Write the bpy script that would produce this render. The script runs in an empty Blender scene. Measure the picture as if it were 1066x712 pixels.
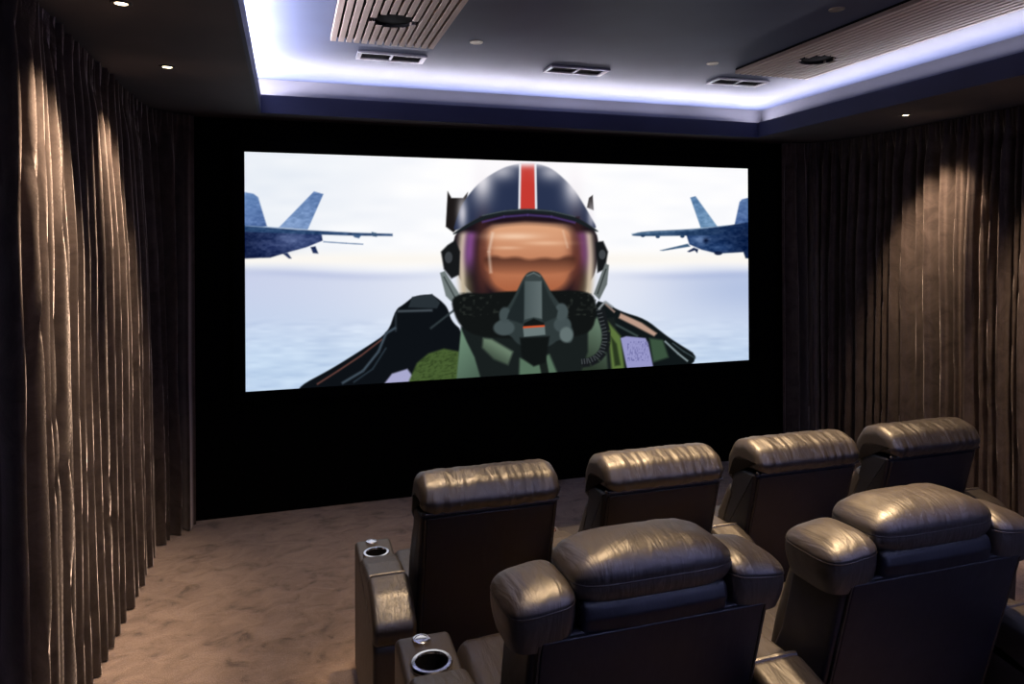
import bpy, bmesh, math, random
import numpy as np
from mathutils import Vector, Matrix, noise
R = math.radians
PI = math.pi
random.seed(7)
sc = bpy.context.scene
COL = sc.collection

# ------------------------------------------------------------------ constants
F_PX, CX, HY, YAW, ROLL = 731.0, 533.0, 257.3, 17.64, 0.306
EYE = 1.85
XL, XR = -1.02, 4.66            # side walls
YF, YB = 5.20, -1.30            # screen wall, rear wall
ZS, ZL, ZC = 2.75, 2.87, 3.01   # soffit underside, lip top, raised ceiling
OX0, OX1, OY0, OY1 = -0.17, 3.71, -0.30, 4.93   # opening in the soffit
RISER = 0.20

# ------------------------------------------------------------------ materials
def new_mat(name):
    m = bpy.data.materials.new(name); m.use_nodes = True
    nt = m.node_tree; b = nt.nodes['Principled BSDF']
    return m, nt, b

def plain(name, col, rough=0.5, metal=0.0, spec=0.5, sheen=0.0):
    m, nt, b = new_mat(name)
    b.inputs['Base Color'].default_value = (*col, 1)
    b.inputs['Roughness'].default_value = rough
    b.inputs['Metallic'].default_value = metal
    b.inputs['Specular IOR Level'].default_value = spec
    b.inputs['Sheen Weight'].default_value = sheen
    return m

def coords(nt, scale=(1, 1, 1)):
    tc = nt.nodes.new('ShaderNodeTexCoord'); mp = nt.nodes.new('ShaderNodeMapping')
    mp.inputs['Scale'].default_value = scale
    nt.links.new(tc.outputs['Object'], mp.inputs['Vector'])
    return mp.outputs['Vector']

def noise_tex(nt, vec, scale, detail=3, rough=0.5, dist=0.0):
    n = nt.nodes.new('ShaderNodeTexNoise')
    n.inputs['Scale'].default_value = scale; n.inputs['Detail'].default_value = detail
    n.inputs['Roughness'].default_value = rough; n.inputs['Distortion'].default_value = dist
    nt.links.new(vec, n.inputs['Vector'])
    return n.outputs['Fac']

def ramp(nt, fac, stops):
    r = nt.nodes.new('ShaderNodeValToRGB'); cr = r.color_ramp
    while len(cr.elements) < len(stops): cr.elements.new(0.5)
    for e, (p, c) in zip(cr.elements, stops):
        e.position = p; e.color = (*c, 1)
    nt.links.new(fac, r.inputs['Fac'])
    return r.outputs['Color']

def bump(nt, b, fac, strength, dist, prev=None):
    n = nt.nodes.new('ShaderNodeBump')
    n.inputs['Strength'].default_value = strength; n.inputs['Distance'].default_value = dist
    nt.links.new(fac, n.inputs['Height'])
    if prev: nt.links.new(prev, n.inputs['Normal'])
    nt.links.new(n.outputs['Normal'], b.inputs['Normal'])
    return n.outputs['Normal']

def leather(name, col, rough, wrinkle, spec=0.75):
    m, nt, b = new_mat(name)
    b.inputs['Specular IOR Level'].default_value = spec
    v = coords(nt)
    c = ramp(nt, noise_tex(nt, v, 9, 4), [(0.3, tuple(x * 0.8 for x in col)), (0.7, tuple(x * 1.2 for x in col))])
    nt.links.new(c, b.inputs['Base Color'])
    rr = nt.nodes.new('ShaderNodeMapRange')
    rr.inputs['To Min'].default_value = rough - 0.06; rr.inputs['To Max'].default_value = rough + 0.08
    nt.links.new(noise_tex(nt, v, 30, 3), rr.inputs['Value']); nt.links.new(rr.outputs['Result'], b.inputs['Roughness'])
    n1 = bump(nt, b, noise_tex(nt, coords(nt, (26, 7, 7)), 1.0, 3, 0.55, 0.6), wrinkle, 0.02)
    bump(nt, b, noise_tex(nt, v, 420, 2), 0.10, 0.002, n1)
    return m

M = {}
M['leather'] = leather('brown_black_leather', (0.014, 0.0102, 0.0080), 0.48, 0.10, 0.9)
M['leather_soft'] = leather('brown_black_leather_padded', (0.0120, 0.0084, 0.0066), 0.47, 0.26, 1.0)
M['leather_cool_lit'] = leather('brown_black_leather_cool_lit', (0.0050, 0.0052, 0.0095), 0.45, 0.06, 0.38)  # same seat leather, darker and bluer to carry the backs' cool light in colour
M['piping'] = plain('leather_piping', (0.018, 0.014, 0.011), 0.45)
M['chrome'] = plain('chrome', (0.75, 0.74, 0.76), 0.16, 1.0)
M['black'] = plain('black_plastic', (0.004, 0.004, 0.005), 0.8, 0, 0.15)
M['black_wall'] = plain('black_wall_paint', (0.0012, 0.0012, 0.0014), 0.95, 0, 0.03)
M['velvet_black'] = plain('black_velvet_frame', (0.0010, 0.0010, 0.0012), 0.98, 0, 0.03)
M['vent_metal'] = plain('vent_metal', (0.33, 0.32, 0.36), 0.42, 0.5)
M['ring'] = plain('dark_bronze_ring', (0.02, 0.017, 0.015), 0.5, 0.3)
M['alu'] = plain('brushed_trim', (0.45, 0.40, 0.33), 0.35, 0.7)

def paint(name, col, rough, amount=0.12):
    m, nt, b = new_mat(name)
    b.inputs['Roughness'].default_value = rough; b.inputs['Specular IOR Level'].default_value = 0.25
    v = coords(nt)
    c = ramp(nt, noise_tex(nt, v, 2.2, 4), [(0.3, tuple(x * (1 - amount) for x in col)), (0.7, tuple(x * (1 + amount) for x in col))])
    nt.links.new(c, b.inputs['Base Color'])
    bump(nt, b, noise_tex(nt, v, 180, 2), 0.06, 0.002)
    return m
M['ceiling'] = paint('navy_grey_ceiling_paint', (0.064, 0.078, 0.132), 0.55)
M['soffit'] = paint('charcoal_soffit_paint', (0.055, 0.048, 0.052), 0.75)
M['fascia'] = paint('navy_fascia_paint', (0.026, 0.028, 0.062), 0.6)
M['cove'] = paint('cove_paint', (0.115, 0.115, 0.135), 0.7)

def make_carpet():
    m, nt, b = new_mat('taupe_cut_pile_carpet')
    b.inputs['Roughness'].default_value = 0.95; b.inputs['Specular IOR Level'].default_value = 0.1
    b.inputs['Sheen Weight'].default_value = 0.25; b.inputs['Sheen Roughness'].default_value = 0.5
    v = coords(nt)
    big = noise_tex(nt, coords(nt, (1.0, 1.35, 1)), 6.5, 5, 0.66, 0.7)
    fine = noise_tex(nt, v, 190, 2, 0.7)
    c1 = ramp(nt, big, [(0.33, (0.118, 0.080, 0.060)), (0.44, (0.215, 0.150, 0.113)), (0.62, (0.285, 0.202, 0.152))])
    c2 = ramp(nt, fine, [(0.25, (0.50, 0.50, 0.50)), (0.75, (1.40, 1.40, 1.40))])
    mx = nt.nodes.new('ShaderNodeMix'); mx.data_type = 'RGBA'; mx.blend_type = 'MULTIPLY'
    mx.inputs['Factor'].default_value = 1.0
    nt.links.new(c1, mx.inputs['A']); nt.links.new(c2, mx.inputs['B'])
    nt.links.new(mx.outputs['Result'], b.inputs['Base Color'])
    n1 = bump(nt, b, big, 0.35, 0.02)
    bump(nt, b, fine, 0.5, 0.006, n1)
    return m
M['carpet'] = make_carpet()

def make_velvet():
    m, nt, b = new_mat('mushroom_brown_velvet')
    b.inputs['Roughness'].default_value = 0.85; b.inputs['Specular IOR Level'].default_value = 0.15
    b.inputs['Sheen Weight'].default_value = 0.8; b.inputs['Sheen Roughness'].default_value = 0.38
    b.inputs['Sheen Tint'].default_value = (0.98, 0.83, 0.75, 1)
    v = coords(nt)
    c = ramp(nt, noise_tex(nt, v, 7, 5, 0.65, 0.8), [(0.34, (0.026, 0.0175, 0.0140)), (0.66, (0.058, 0.041, 0.0335))])
    nt.links.new(c, b.inputs['Base Color'])
    bump(nt, b, noise_tex(nt, v, 130, 3), 0.25, 0.003)
    return m
M['velvet'] = make_velvet()

def make_oak():
    m, nt, b = new_mat('pale_oak_slats')
    b.inputs['Roughness'].default_value = 0.55
    c = ramp(nt, noise_tex(nt, coords(nt, (60, 3, 60)), 1.0, 4, 0.6), [(0.3, (0.40, 0.31, 0.26)), (0.7, (0.55, 0.45, 0.39))])
    nt.links.new(c, b.inputs['Base Color'])
    return m
M['oak'] = make_oak()

def emit(name, col, strength):
    m = bpy.data.materials.new(name); m.use_nodes = True
    nt = m.node_tree; nt.nodes.clear()
    o = nt.nodes.new('ShaderNodeOutputMaterial'); e = nt.nodes.new('ShaderNodeEmission')
    e.inputs['Color'].default_value = (*col, 1); e.inputs['Strength'].default_value = strength
    nt.links.new(e.outputs[0], o.inputs[0])
    return m
M['lamp'] = emit('warm_lamp_glow', (1.0, 0.80, 0.55), 14.0)

# ------------------------------------------------------------------ object helpers
def link(name, me, parent=None, mats=(), smooth=True):
    o = bpy.data.objects.new(name, me); COL.objects.link(o)
    for m in mats: me.materials.append(m)
    if smooth:
        for p in me.polygons: p.use_smooth = len(p.vertices) <= 8
    if parent: o.parent = parent
    return o

def from_bm(name, bm, mats, parent=None, smooth=True, sharp=40):
    bmesh.ops.recalc_face_normals(bm, faces=bm.faces)
    me = bpy.data.meshes.new(name); bm.to_mesh(me); bm.free()
    o = link(name, me, parent, mats if isinstance(mats, (list, tuple)) else [mats], smooth)
    if smooth: me.set_sharp_from_angle(angle=R(sharp))
    return o

def tag(o, label, cat, group=None):
    o['label'] = label; o['category'] = cat
    if group: o['group'] = group
    return o

def thing(name, label, cat, loc=(0, 0, 0), group=None):
    o = bpy.data.objects.new(name, None); COL.objects.link(o)
    o.empty_display_size = 0.1; o.location = loc
    return tag(o, label, cat, group)

def struct(name, bm, m, sharp=40, smooth=False):
    o = from_bm(name, bm, m, None, smooth, sharp); o['kind'] = 'structure'
    return o

def dup(root, loc, label, skip=()):
    r = root.copy(); COL.objects.link(r); r.location = loc; r['label'] = label
    for ch in list(root.children):
        if ch in skip: continue
        c = ch.copy(); COL.objects.link(c); c.parent = r
        for g in ch.children:
            d = g.copy(); COL.objects.link(d); d.parent = c
    return r

def add_box(bm, x0, x1, y0, y1, z0, z1, mat=0, bev=0.0):
    vs = [bm.verts.new((x, y, z)) for x in (x0, x1) for y in (y0, y1) for z in (z0, z1)]
    fs = [(0, 1, 3, 2), (4, 6, 7, 5), (0, 4, 5, 1), (2, 3, 7, 6), (0, 2, 6, 4), (1, 5, 7, 3)]
    faces = [bm.faces.new([vs[i] for i in f]) for f in fs]
    for f in faces: f.material_index = mat
    if bev > 0:
        es = list({e for f in faces for e in f.edges})
        r = bmesh.ops.bevel(bm, geom=es, offset=bev, segments=2, affect='EDGES', profile=0.5)
        for f in r['faces']: f.material_index = mat

def add_tube(bm, pts, r, n=8, closed=False, mat=0):
    pts = [Vector(p) for p in pts]; N = len(pts); rings = []
    for i, p in enumerate(pts):
        a = pts[(i - 1) % N] if (closed or i > 0) else p
        b = pts[(i + 1) % N] if (closed or i < N - 1) else p
        t = (b - a).normalized()
        up = Vector((0, 0, 1)) if abs(t.z) < 0.9 else Vector((0, 1, 0))
        u = t.cross(up).normalized(); w = u.cross(t).normalized()
        rings.append([bm.verts.new(p + r * (math.cos(2 * PI * k / n) * u + math.sin(2 * PI * k / n) * w)) for k in range(n)])
    for i in range(N if closed else N - 1):
        A, B = rings[i], rings[(i + 1) % N]
        for k in range(n):
            bm.faces.new((A[k], A[(k + 1) % n], B[(k + 1) % n], B[k])).material_index = mat
    if not closed:
        bm.faces.new(rings[0]).material_index = mat; bm.faces.new(rings[-1]).material_index = mat

def add_lathe(bm, prof, c, n=32, mat=0):
    """prof: list of (radius, z); rotates about vertical axis through c"""
    rings = []
    for r, z in prof:
        if r < 1e-6: rings.append([bm.verts.new((c[0], c[1], c[2] + z))])
        else: rings.append([bm.verts.new((c[0] + r * math.cos(2 * PI * k / n), c[1] + r * math.sin(2 * PI * k / n), c[2] + z)) for k in range(n)])
    for A, B in zip(rings, rings[1:]):
        for k in range(n):
            if len(A) == 1 and len(B) == 1: continue
            if len(A) == 1: f = bm.faces.new((A[0], B[k], B[(k + 1) % n]))
            elif len(B) == 1: f = bm.faces.new((A[k], A[(k + 1) % n], B[0]))
            else: f = bm.faces.new((A[k], A[(k + 1) % n], B[(k + 1) % n], B[k]))
            f.material_index = mat

def round_poly(pts, seg=6):
    """pts: (a, b, radius) corners -> list of 2D points with arcs"""
    out = []; N = len(pts)
    for i in range(N):
        p = Vector(pts[i][:2]); r = pts[i][2]
        a = Vector(pts[i - 1][:2]); b = Vector(pts[(i + 1) % N][:2])
        da, db = (a - p), (b - p); la, lb = da.length, db.length
        da.normalize(); db.normalize()
        ang = da.angle(db); t = min(r / max(math.tan(ang / 2), 1e-4), la * 0.48, lb * 0.48)
        if r <= 0 or t < 1e-5: out.append(p); continue
        s, e = p + da * t, p + db * t
        for k in range(seg + 1):
            u = k / seg
            out.append((1 - u) ** 2 * s + 2 * u * (1 - u) * p + u * u * e)
    return out

def densify(poly, step):
    out = []; N = len(poly)
    for i in range(N):
        a, b = poly[i], poly[(i + 1) % N]; n = max(1, int((b - a).length / step))
        for k in range(n): out.append(a.lerp(b, k / n))
    return out

def prism(prof, x0, x1, r, step=0.03, seg=5, puff=0.0, wr=0.0, seed=0, nx=None):
    """side profile (y,z) swept along x with rounded ends; puff swells the middle, wr adds creases"""
    bm = bmesh.new()
    poly = densify(prof, step); N = len(poly)
    area = sum(poly[i].cross(poly[(i + 1) % N]) for i in range(N))
    nrm = []
    for i in range(N):
        t = (poly[(i + 1) % N] - poly[i - 1]); n = Vector((t.y, -t.x))
        if area < 0: n = -n
        nrm.append(n.normalized() if n.length > 0 else Vector((0, 0)))
    hw = (x1 - x0) / 2; xc = (x0 + x1) / 2
    secs = []
    for k in range(seg + 1):
        ph = PI / 2 * k / seg
        secs.append((-hw + r * (1 - math.sin(ph)), r * (1 - math.cos(ph)) if k else r * 0 + r))
    secs = [(-hw + r * (1 - math.cos(PI / 2 * k / seg)), r * (1 - math.sin(PI / 2 * k / seg))) for k in range(seg + 1)]
    nx = nx or max(2, int((2 * hw - 2 * r) / step))
    mid = [(-hw + r + (2 * hw - 2 * r) * k / nx, 0.0) for k in range(1, nx)]
    secs = secs + mid + [(-a, b) for a, b in reversed(secs)]
    rings = []
    for x, ins in secs:
        ring = []; pf = puff * max(0.0, 1 - (x / hw) ** 2) ** 0.6
        for p, n in zip(poly, nrm):
            q = p + n * (pf - ins)
            if wr:
                w = noise.noise(Vector((x * 34 + seed, q.x * 9, q.y * 9 + seed))) * 0.7 + noise.noise(Vector((x * 70 + seed, q.x * 14 + 5, q.y * 14))) * 0.35
                q = q + n * wr * w
            ring.append(bm.verts.new((xc + x, q.x, q.y)))
        rings.append(ring)
    for A, B in zip(rings, rings[1:]):
        for i in range(N):
            bm.faces.new((A[i], A[(i + 1) % N], B[(i + 1) % N], B[i]))
    bm.faces.new(rings[0]); bm.faces.new(list(reversed(rings[-1])))
    return bm

def superell(a, b, t, p):
    c, s = math.cos(t), math.sin(t)
    return a * math.copysign(abs(c) ** p, c), b * math.copysign(abs(s) ** p, s)

def pillow(cx, cy, w, d, z0, zseam, ztop, lean=0.0, p=0.42, dome=3.0, wr=0.0, seed=0, n=72, bot=0.02, tilt=0.0, full=2.0, tuck=0.14):
    """boxed cushion: gusset from z0 to the seam, domed top; lean shifts it backwards with height, tilt lowers its outer end"""
    bm = bmesh.new(); rings = []
    lev = []
    ng = 8
    for k in range(ng + 1):
        u = k / ng; lev.append((z0 + (zseam - z0) * u, 1 - tuck * (1 - math.sin(PI / 2 * min(1, u * 1.25 + 0.02))) - (0.012 if k == ng else 0)))
    nd = 16
    for k in range(1, nd + 1):
        s0 = math.cos(PI / 2 * k / nd) ** 0.8 if k < nd else 0.0
        lev.append((zseam + (ztop - zseam) * (1 - s0 ** dome) ** (1 / full), s0))
    for z, s in lev[:-1]:
        ring = []
        for k in range(n):
            x, y = superell(w / 2 * s, d / 2 * s, 2 * PI * k / n, p)
            dz = 0
            if wr and z > z0 + bot:
                dz = wr * (noise.noise(Vector((x * 40 + seed, y * 16, seed))) + 0.4 * noise.noise(Vector((x * 90, y * 30 + seed, seed))))
                x *= 1 + dz * 3; y *= 1 + dz * 5
            zz = z + dz + tilt * x * (z - z0) / (ztop - z0)
            ring.append(bm.verts.new((cx + x, cy + y - lean * (z - z0), zz)))
        rings.append(ring)
    for A, B in zip(rings, rings[1:]):
        for k in range(n): bm.faces.new((A[k], A[(k + 1) % n], B[(k + 1) % n], B[k]))
    bm.faces.new(rings[0]); 
    c = bm.verts.new((cx, cy - lean * (ztop - z0), ztop))
    for k in range(n): bm.faces.new((rings[-1][k], rings[-1][(k + 1) % n], c))
    pipe = []
    for k in range(n):
        x, y = superell(w / 2 * 0.99, d / 2 * 0.99, 2 * PI * k / n, p)
        pipe.append((cx + x, cy + y - lean * (zseam - z0), zseam + tilt * x * (zseam - z0) / (ztop - z0)))
    return bm, pipe

# ------------------------------------------------------------------ room shell
def box_struct(name, x0, x1, y0, y1, z0, z1, m):
    bm = bmesh.new(); add_box(bm, x0, x1, y0, y1, z0, z1); return struct(name, bm, m)
box_struct('floor', XL - 0.1, XR + 0.1, YB - 0.1, YF + 0.1, -0.1, 0.0, M['carpet'])
box_struct('floor_platform', XL, XR, YB, 2.28, 0.0, RISER, M['carpet'])
box_struct('wall_front', XL - 0.1, XR + 0.1, YF, YF + 0.1, 0, ZC + 0.1, M['black_wall'])
box_struct('wall_left', XL - 0.1, XL, YB, YF, 0, ZC + 0.1, M['black_wall'])
box_struct('wall_right', XR, XR + 0.1, YB, YF, 0, ZC + 0.1, M['black_wall'])
box_struct('wall_back', XL - 0.1, XR + 0.1, YB - 0.1, YB, 0, ZC + 0.1, M['black_wall'])
box_struct('ceiling', XL, XR, YB, YF, ZC, ZC + 0.1, M['ceiling'])
bm = bmesh.new()
q = 0.018
for a in ((XL, OX0 - q, YB, YF), (OX1 + q, XR, YB, YF), (OX0 - q, OX1 + q, OY1 + q, YF), (OX0 - q, OX1 + q, YB, OY0 - q)):
    add_box(bm, *a, ZS, ZS + 0.03)
struct('ceiling_soffit', bm, M['soffit'])
bm = bmesh.new(); t = 0.018
add_box(bm, OX0 - t, OX0, OY0 - t, OY1 + t, ZS - 0.001, ZL); add_box(bm, OX1, OX1 + t, OY0 - t, OY1 + t, ZS - 0.001, ZL)
add_box(bm, OX0, OX1, OY1, OY1 + t, ZS - 0.001, ZL); add_box(bm, OX0, OX1, OY0 - t, OY0, ZS - 0.001, ZL)
struct('trim_1', bm, M['fascia'])
bm = bmesh.new(); g = 0.165
add_box(bm, OX0 - g - 0.05, OX0 - g, OY0 - g, OY1 + g, ZS + 0.03, ZC); add_box(bm, OX1 + g, OX1 + g + 0.05, OY0 - g, OY1 + g, ZS + 0.03, ZC)
add_box(bm, OX0 - g, OX1 + g, OY1 + g, OY1 + g + 0.05, ZS + 0.03, ZC); add_box(bm, OX0 - g, OX1 + g, OY0 - g - 0.05, OY0 - g, ZS + 0.03, ZC)
struct('trim_2', bm, M['cove'])

# ------------------------------------------------------------------ lights
def area(name, loc, sx, sy, rot, col, power):
    l = bpy.data.lights.new(name, 'AREA'); l.shape = 'RECTANGLE'; l.size = sx; l.size_y = sy
    l.color = col; l.energy = power
    o = bpy.data.objects.new(name, l); COL.objects.link(o); o.location = loc; o.rotation_euler = rot
    return o
LED = (0.88, 0.84, 1.0)
zc = ZL - 0.018; mx, my = (OX0 + OX1) / 2, (OY0 + OY1) / 2; lx, ly = OX1 - OX0 + 0.2, OY1 - OY0 + 0.2
area('cove_light', (mx, OY1 + 0.105, zc), lx, 0.03, (PI + R(50), 0, 0), LED, 44)
area('cove_light', (OX0 - 0.105, my, zc), 0.03, ly, (PI, R(50), 0), LED, 170)
area('cove_light', (OX1 + 0.105, my, zc), 0.03, ly, (PI, R(-50), 0), LED, 44)
area('cove_light', (mx, OY0 - 0.105, zc), lx, 0.03, (PI - R(50), 0, 0), LED, 300)

def spot(loc, power, angle, blend=0.6, col=(1.0, 0.76, 0.55), aim=(0, 0)):
    l = bpy.data.lights.new('downlight_or_added_spot', 'SPOT'); l.energy = power; l.color = col
    l.spot_size = R(angle); l.spot_blend = blend; l.shadow_soft_size = 0.05
    o = bpy.data.objects.new('downlight_or_added_spot', l); COL.objects.link(o); o.location = loc
    o.rotation_euler = (R(aim[0]), R(aim[1]), 0)
    return o

def downlight(x, y, z, lit, label, grp):
    t_ = thing('downlight', label, 'downlight', (x, y, z), grp)
    b = bmesh.new()
    add_lathe(b, [(0.022, 0.0), (0.022, -0.003), (0.026, -0.005), (0.036, -0.004), (0.038, 0.0)], (0, 0, 0), 32)
    from_bm('trim_ring', b, M['ring'] if lit else M['alu'], t_)
    b = bmesh.new()
    add_lathe(b, [(0.0, -0.0035), (0.014, -0.003), (0.022, -0.001), (0.022, 0.0), (0, 0)], (0, 0, 0), 32)
    from_bm('lens', b, M['lamp'] if lit else M['alu'], t_)
    return t_
gl, gr, gc = 'lit downlights along the left soffit', 'lit downlights along the right soffit', 'unlit downlights in the raised ceiling'
downlight(-0.567, 3.82, ZS, True, 'lit warm downlight on the dark soffit, farther from the ceiling cut at photo top', gl)
downlight(-0.580, 2.88, ZS, True, 'lit warm downlight cut by the top of the photo above left curtain', gl)
downlight(4.07, 3.80, ZS, True, 'lit warm downlight on the right soffit above the pleated curtain', gr)
for y in (3.82, 2.88): spot((-0.573, y, ZS - 0.03), 200, 64, 0.75, aim=(0, 19))
for y in (3.80, 2.85): spot((4.07, y, ZS - 0.03), 250, 64, 0.75, aim=(0, -23))
downlight(1.016, 3.84, ZC, False, 'small unlit round downlight near the pale slatted panel and middle vent', gc)
downlight(2.57, 3.86, ZC, False, 'small unlit round downlight beside the right air vent', gc)
downlight(2.57, 2.80, ZC, False, 'small unlit round downlight at the photo top, nearest the viewer', gc)
for x, y, p_ in ((0.73, 1.60, 760), (1.50, 1.60, 760), (0.70, 2.70, 680), (1.42, 2.70, 680), (2.10, 2.70, 680), (2.80, 2.70, 680)):
    spot((x, y, ZC - 0.03), p_, 37, 1.0, (1.0, 0.68, 0.38))  # added spots out of view, one over each seat, to warm the tops

spot((0.30, 2.45, ZC - 0.03), 330, 66, 1.0, (1.0, 0.78, 0.58), aim=(20, 8))  # added unseen spot that brightens the carpet of the left aisle
area('rear_cool_fill', (2.6, YB + 0.02, 2.0), 2.6, 0.5, (R(90), 0, 0), (0.42, 0.46, 1.0), 24)  # added cool fill lamp behind the camera, for the sheen on seat backs

# ------------------------------------------------------------------ slatted ceiling panels, speakers, vents
def slat_panel(x0, label):
    w, y1, y0, n = 0.565, 3.935, 0.6, 14
    zt = ZC; cxs, cys, rad = w / 2, 3.51, 0.108
    t_ = thing('slatted_panel', label, 'ceiling panel', (x0, 0, zt), 'slatted timber ceiling panels')
    b = bmesh.new(); add_box(b, 0, w, y0, y1 - 0.005, -0.012, 0.0)
    from_bm('backing', b, M['black'], t_, False)
    b = bmesh.new(); pitch = w / (n - 0.3); sw = pitch * 0.70
    for k in range(n):
        a = k * pitch; c = a + sw / 2 - cxs
        segs = [(y0, y1)]
        if abs(c) < rad:
            h = math.sqrt(rad * rad - c * c); segs = [(y0, cys - h), (cys + h, y1)]
        for s, e in segs: add_box(b, a, a + sw, s, e, -0.034, -0.012, 0, 0.0015)
    from_bm('slats', b, M['oak'], t_, False)
    s_ = thing('ceiling_speaker', 'round black speaker recessed in the ' + ('pale slatted panel at the left' if x0 < 1 else 'brown slatted panel at the right'), 'speaker', (x0 + cxs, cys, zt - 0.013), 'speakers in the slatted ceiling panels')
    b = bmesh.new(); add_lathe(b, [(0.1, 0), (0.1, -0.016), (0.104, -0.018), (0.104, 0)], (0, 0, 0), 40)
    from_bm('speaker_rim', b, M['black'], s_)
    b = bmesh.new(); add_lathe(b, [(0, -0.012), (0.03, -0.0115), (0.07, -0.007), (0.099, -0.003), (0.099, 0), (0, 0)], (0, 0, 0), 40)
    from_bm('speaker_cone', b, M['black'], s_)
slat_panel(0.222, 'pale timber slatted acoustic panel on ceiling at top centre left')
slat_panel(2.79, 'brown timber slatted acoustic panel on ceiling along the right cove')

def vent(x, y, label):
    t_ = thing('air_vent', label, 'air vent', (x, y, ZC), 'air vents in the raised ceiling')
    W, D, r_ = 0.205, 0.082, 0.022
    b = bmesh.new()
    add_box(b, -W, W, -D, -D + r_, -0.014, 0, 0, 0.003); add_box(b, -W, W, D - r_, D, -0.014, 0, 0, 0.003)
    add_box(b, -W, -W + r_ + 0.006, -D + r_, D - r_, -0.014, 0, 0, 0.003); add_box(b, W - r_ - 0.006, W, -D + r_, D - r_, -0.014, 0, 0, 0.003)
    add_box(b, -0.008, 0.008, -D + r_, D - r_, -0.013, 0, 0, 0.002)
    from_bm('vent_frame', b, M['vent_metal'], t_, False)
    b = bmesh.new()
    add_box(b, -W + 0.02, W - 0.02, -D + 0.02, D - 0.02, -0.003, 0)
    for s in (-1, 1):
        for k in range(5):
            y_ = -D + r_ + 0.012 + k * (2 * D - 2 * r_ - 0.02) / 5
            add_box(b, min(s * 0.010, s * (W - r_ - 0.008)), max(s * 0.010, s * (W - r_ - 0.008)), y_, y_ + 0.003, -0.011, -0.003)
    from_bm('louvres', b, M['black'], t_, False)
vent(0.597, 4.27, 'air vent beside the end of the pale slatted panel')
vent(1.80, 4.25, 'middle air vent alone on the dark ceiling')
vent(3.02, 4.23, 'air vent beside the end of the brown slatted panel')

# ------------------------------------------------------------------ curtains
def curtain(name, path, label, seed, ztop, amp, flare, fmin, fmax):
    rnd = random.Random(seed)
    P = [Vector(p) for p in path]
    # resample the plan path evenly
    L = [0]
    for a, b in zip(P, P[1:]): L.append(L[-1] + (b - a).length)
    tot = L[-1]; ns = int(tot / 0.0065); nz = 64
    def at(s):
        for i in range(len(P) - 1):
            if s <= L[i + 1] or i == len(P) - 2:
                return P[i].lerp(P[i + 1], (s - L[i]) / (L[i + 1] - L[i]))
    pts = [at(tot * i / ns) for i in range(ns + 1)]
    for _ in range(30):
        pts = [pts[0]] + [(pts[i - 1] + pts[i] * 2 + pts[i + 1]) / 4 for i in range(1, ns)] + [pts[-1]]
    nr = []
    for i in range(ns + 1):
        t_ = pts[min(i + 1, ns)] - pts[max(i - 1, 0)]; nr.append(Vector((t_.y, -t_.x)).normalized())
    # irregular folds
    bounds = [0.0]
    while bounds[-1] < tot + 0.4: bounds.append(bounds[-1] + (rnd.uniform(0.045, 0.075) if bounds[-1] < 0.60 and fmin == 0.08 else rnd.uniform(fmin, fmax)))
    amps = [rnd.uniform(0.65, 1.25) for _ in bounds]; skew = [rnd.uniform(-0.25, 0.25) for _ in bounds]
    amps = [a_ * min(1.0, 0.35 + (bounds[min(i_ + 1, len(bounds) - 1)] - bounds[i_]) * 8.5) for i_, a_ in enumerate(amps)]
    hw_ = [rnd.uniform(0.0, 1.0) for _ in bounds]
    verts = []; faces = []
    def fold(s):
        i = 0
        lo, hi = 0, len(bounds) - 1
        while hi - lo > 1:
            m_ = (lo + hi) // 2
            if bounds[m_] <= s: lo = m_
            else: hi = m_
        i = lo
        u = (s - bounds[i]) / (bounds[i + 1] - bounds[i])
        u = min(max(u, 0), 1); u = u + skew[i] * u * (1 - u)
        c = 0.5 - 0.5 * math.cos(2 * PI * u)
        main = amps[i] * (c ** 0.75 * 2 - 1)
        sub = 0.28 * hw_[i] * math.sin(6 * PI * u) * c
        return main + sub, u, i
    for j in range(nz + 1):
        v = j / nz
        z = ztop * (1 - v) + 0.008 * v
        top = max(0.0, 1 - v / 0.11)                        # heading tape zone
        top = top * top * (3 - 2 * top)
        for i in range(ns + 1):
            s = tot * i / ns
            drift = 0.028 * noise.noise(Vector((s * 1.7 + seed, v * 1.3, seed))) * v + 0.015 * noise.noise(Vector((s * 5, v * 4, seed + 3)))
            m_, u, k = fold(s + drift + 0.15)
            A = amp * (0.55 + 0.45 * min(1, v * 3)) * (1 + 0.25 * v)
            off = A * m_ * (1 - top) + top * (0.012 * math.sin(2 * PI * u * 3 + k) + 0.018 * max(0, math.cos(2 * PI * (u - 0.5))) ** 8 + 0.01)
            off += flare * v + 0.012 * noise.noise(Vector((s * 3 + seed, v * 3, 1.7)))
            e_ = min(1.0, min(s, tot - s) / 0.07); off *= e_ * e_ * (3 - 2 * e_)
            p = pts[i] + nr[i] * off
            verts.append((p.x, p.y, z))
    w = ns + 1
    for j in range(nz):
        for i in range(ns):
            a = j * w + i; faces.append((a, a + 1, a + w + 1, a + w))
    me = bpy.data.meshes.new(name); me.from_pydata(verts, [], faces)
    o = link(name, me, None, [M['velvet']])
    return tag(o, label, 'curtain', None)
ZT = ZS - 0.006
curtain('curtain', [(-1.005, 2.735), (-0.94, 2.745), (-0.90, 2.77), (-0.885, 2.83), (-0.885, 4.70), (-0.84, 4.95), (-0.72, 5.08), (-0.60, 5.12)],
        'long brown velvet curtain in folds along the left wall, two warm light streaks', 3, ZT, 0.060, 0.03, 0.08, 0.15)
curtain('curtain', [(4.09, 5.11), (4.30, 5.09), (4.43, 4.98), (4.50, 4.75), (4.52, 4.2), (4.52, 1.2)],
        'long brown velvet curtain in folds along the right wall beyond the recliners', 11, ZT, 0.072, 0.02, 0.062, 0.125)

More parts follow.
